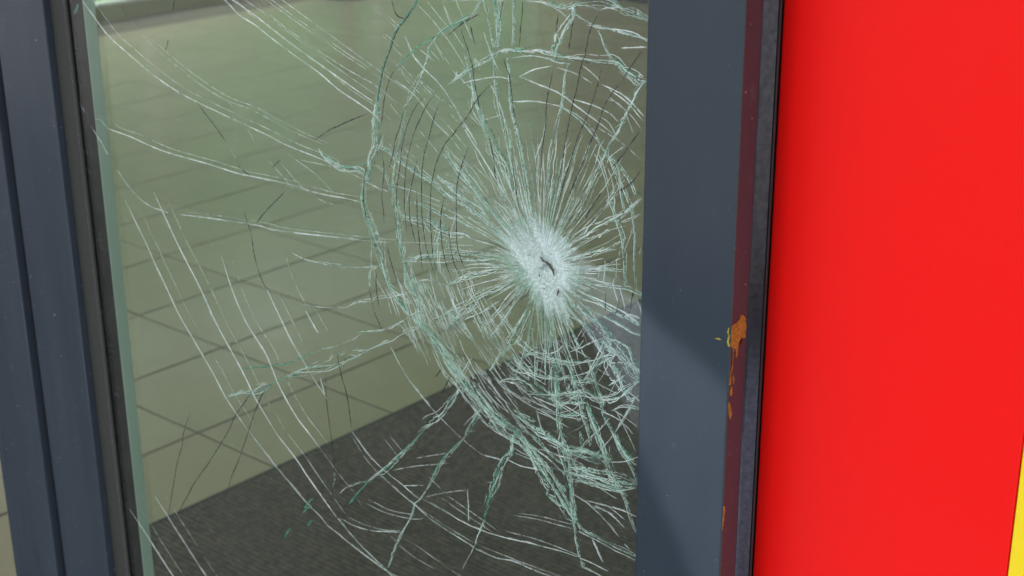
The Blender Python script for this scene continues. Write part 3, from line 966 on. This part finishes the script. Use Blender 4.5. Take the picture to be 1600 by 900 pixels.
def radial(th, r0, r1, st, bend=3):
    n = max(3, int((r1 - r0) / 14)); k = rnd.gauss(0, bend)
    pts = [pol(th + k * (i / n) ** 2 + rnd.gauss(0, .25), r0 + (r1 - r0) * i / n) for i in range(n + 1)]
    pts = [p for p in pts if p[0] < 1006]
    if len(pts) > 1: crack(st, pts, fine)
CL = [rnd.uniform(0, 360) for _ in range(70)]
for i in range(520):
    th = rnd.choice(CL) + rnd.gauss(0, 1.6); c = core(th)
    r1 = c * 1.05 + rnd.choice([6, 8, 10, 14, 18, 24, 34]) * rnd.uniform(.6, 1.4)
    radial(th, c * rnd.uniform(.7, 1.1), min(r1, rim(th)), rnd.choice('nnnntt'))
for i in range(72):        # long fan upwards and left
    th = rnd.choice((-140, -118, -100, -80, -62)) + rnd.gauss(0, 9); c = core(th)
    radial(th, c * .9, c + rnd.uniform(60, 175), rnd.choice('wtnnn'), 2)
for i in range(40):        # long fan downwards
    th = rnd.choice((50, 62, 74, 88, 100)) + rnd.gauss(0, 6); c = core(th)
    radial(th, c * .9, c + rnd.uniform(50, 150), rnd.choice('ttnng'), 3)
for i in range(20):
    th = rnd.uniform(120, 185); c = core(th)
    radial(th, c * .9, c + rnd.uniform(40, 120), rnd.choice('tnn'), 3)
for i in range(24):
    th = rnd.uniform(-45, 40); c = core(th)
    radial(th, c * .9, c + rnd.uniform(40, 110), rnd.choice('tnng'), 3)
def arc(t0, t1, q, st, sag=0):
    n = max(3, int(abs(t1 - t0) / 6)); ph = rnd.uniform(0, 6)
    pts = [pol(t, rim(t) * (q + .005 * math.sin(k * .9 + ph))) for k, t in ((k, t0 + (t1 - t0) * k / n) for k in range(n + 1))]
    pts = [p for p in pts if p[0] < 1006]
    if len(pts) > 1: crack(st, pts, fine)
for i in range(210):       # straight hatching of the lower left sector, across the radial cracks
    th = rnd.uniform(98, 172); q = rnd.uniform(.40, .97); u, v = pol(th, rim(th) * q)
    L = rnd.uniform(14, 62); a = math.radians(rnd.gauss(60 - (th - 130) * -.28, 3))
    crack(rnd.choice('ttttw'), [(u - L * math.cos(a) / 2, v - L * math.sin(a) / 2), (u + rnd.gauss(0, .6), v), (u + L * math.cos(a) / 2, v + L * math.sin(a) / 2)], fine)
for i in range(46):
    t0 = rnd.uniform(92, 190); arc(t0, t0 + rnd.uniform(8, 26), rnd.uniform(.5, .98), rnd.choice('ttng'))
for i in range(40):        # bands below
    t0 = rnd.uniform(40, 105); arc(t0, t0 + rnd.uniform(8, 22), rnd.choice((.46, .56, .64, .72, .80, .90, .97)) + rnd.gauss(0, .015), rnd.choice('ttnng'))
for i in range(22):
    t0 = rnd.uniform(-70, 20); arc(t0, t0 + rnd.uniform(6, 18), rnd.uniform(.5, 1.0), rnd.choice('wtn'))
for i in range(30):        # straight splinters at the lower right
    u, v = rnd.uniform(800, 985), rnd.uniform(520, 790); L = rnd.uniform(20, 70); a = math.radians(rnd.gauss(36, 7))
    if v - 620 > 1.4 * (u - 790): continue
    p = [(u, v), (u + L * math.cos(a) * .5, v + L * math.sin(a) * .5 + rnd.gauss(0, 1)), (u + L * math.cos(a), v + L * math.sin(a))]
    if p[-1][0] < 1006: crack(rnd.choice('wttt'), p, fine)
for i in range(36):        # pale slanting lines at the upper left
    u, v = rnd.uniform(590, 740), rnd.uniform(0, 260); L = rnd.uniform(18, 55); a = math.radians(rnd.gauss(48, 6))
    crack('w', [(u, v), (u + L * math.cos(a), v + L * math.sin(a))], fine)
for i in range(60):        # loose glints
    u, v = rnd.uniform(240, 990), rnd.uniform(20, 890); flakes(fine, [np.array((u, v)), np.array((u + 3, v + 2))], 1, 1.2, rnd.choice((0, 1, 2)), 1)
tag(fine.build('fine_cracks', MATS, pane), 'web of fine cracks round the impact', kind='stuff')

# crushed patch at the point of impact, dented inwards
pm = MB(); RN, AN = 30, 144
dens = []; grid = []
for i in range(RN + 1):
    f = i / RN; row = []
    for j in range(AN):
        th = 360 * j / AN; rr = core(th) * 1.24 * f * (1 + .05 * math.sin(math.radians(th * 7)) + .04 * math.sin(math.radians(th * 13 + 60)))
        u, v = pol(th, rr); p = on_y(u, v, CY)
        dent = .0026 * math.exp(-(f * 1.8) ** 2)
        row.append(len(pm.v)); pm.v.append((p[0], CY - .0003 + dent + rnd.uniform(-.0003, .0005) * (1 - f * .5), p[2]))
        spoke = .5 + .5 * math.sin(j * 2.1 + 3 * math.sin(j * .7))
        dens.append(max(0, min(1, 2.5 - f * (1.9 + .9 * spoke))) if f < 1 else 0)
    grid.append(row)
for i in range(RN):
    for j in range(AN):
        k = (j + 1) % AN; pm.f.append((grid[i][j], grid[i + 1][j], grid[i + 1][k], grid[i][k])); pm.m.append(0)
ip = pm.build('impact_mark', 'crush', pane); ip['label'] = 'white crushed patch with a dark slit'
at_ = ip.data.attributes.new('dens', 'FLOAT', 'POINT'); at_.data.foreach_set('value', dens)
def blot(pix, name='slit', y=CY - .0012):
    b = MB(); P = [on_y(760 + a / 4.5, 320 + c / 4.5, y) for a, c in pix]
    n = len(P); b.v = [*P] ; b.f = [tuple(range(n))]; b.m = [0]
    return b.build(name, 'slit', pane)
blot([(374, 362), (385, 366), (405, 392), (430, 402), (455, 425), (475, 460), (480, 500), (472, 498), (462, 466), (440, 435), (415, 408), (392, 398)])
for q in ([(368, 490), (378, 495), (376, 505), (368, 502)], [(505, 590), (512, 610), (500, 640), (492, 640), (498, 610)], [(402, 585), (412, 588), (408, 596), (400, 594)], [(300, 345), (310, 352), (308, 358), (300, 354)]):
    blot(q, 'chip')
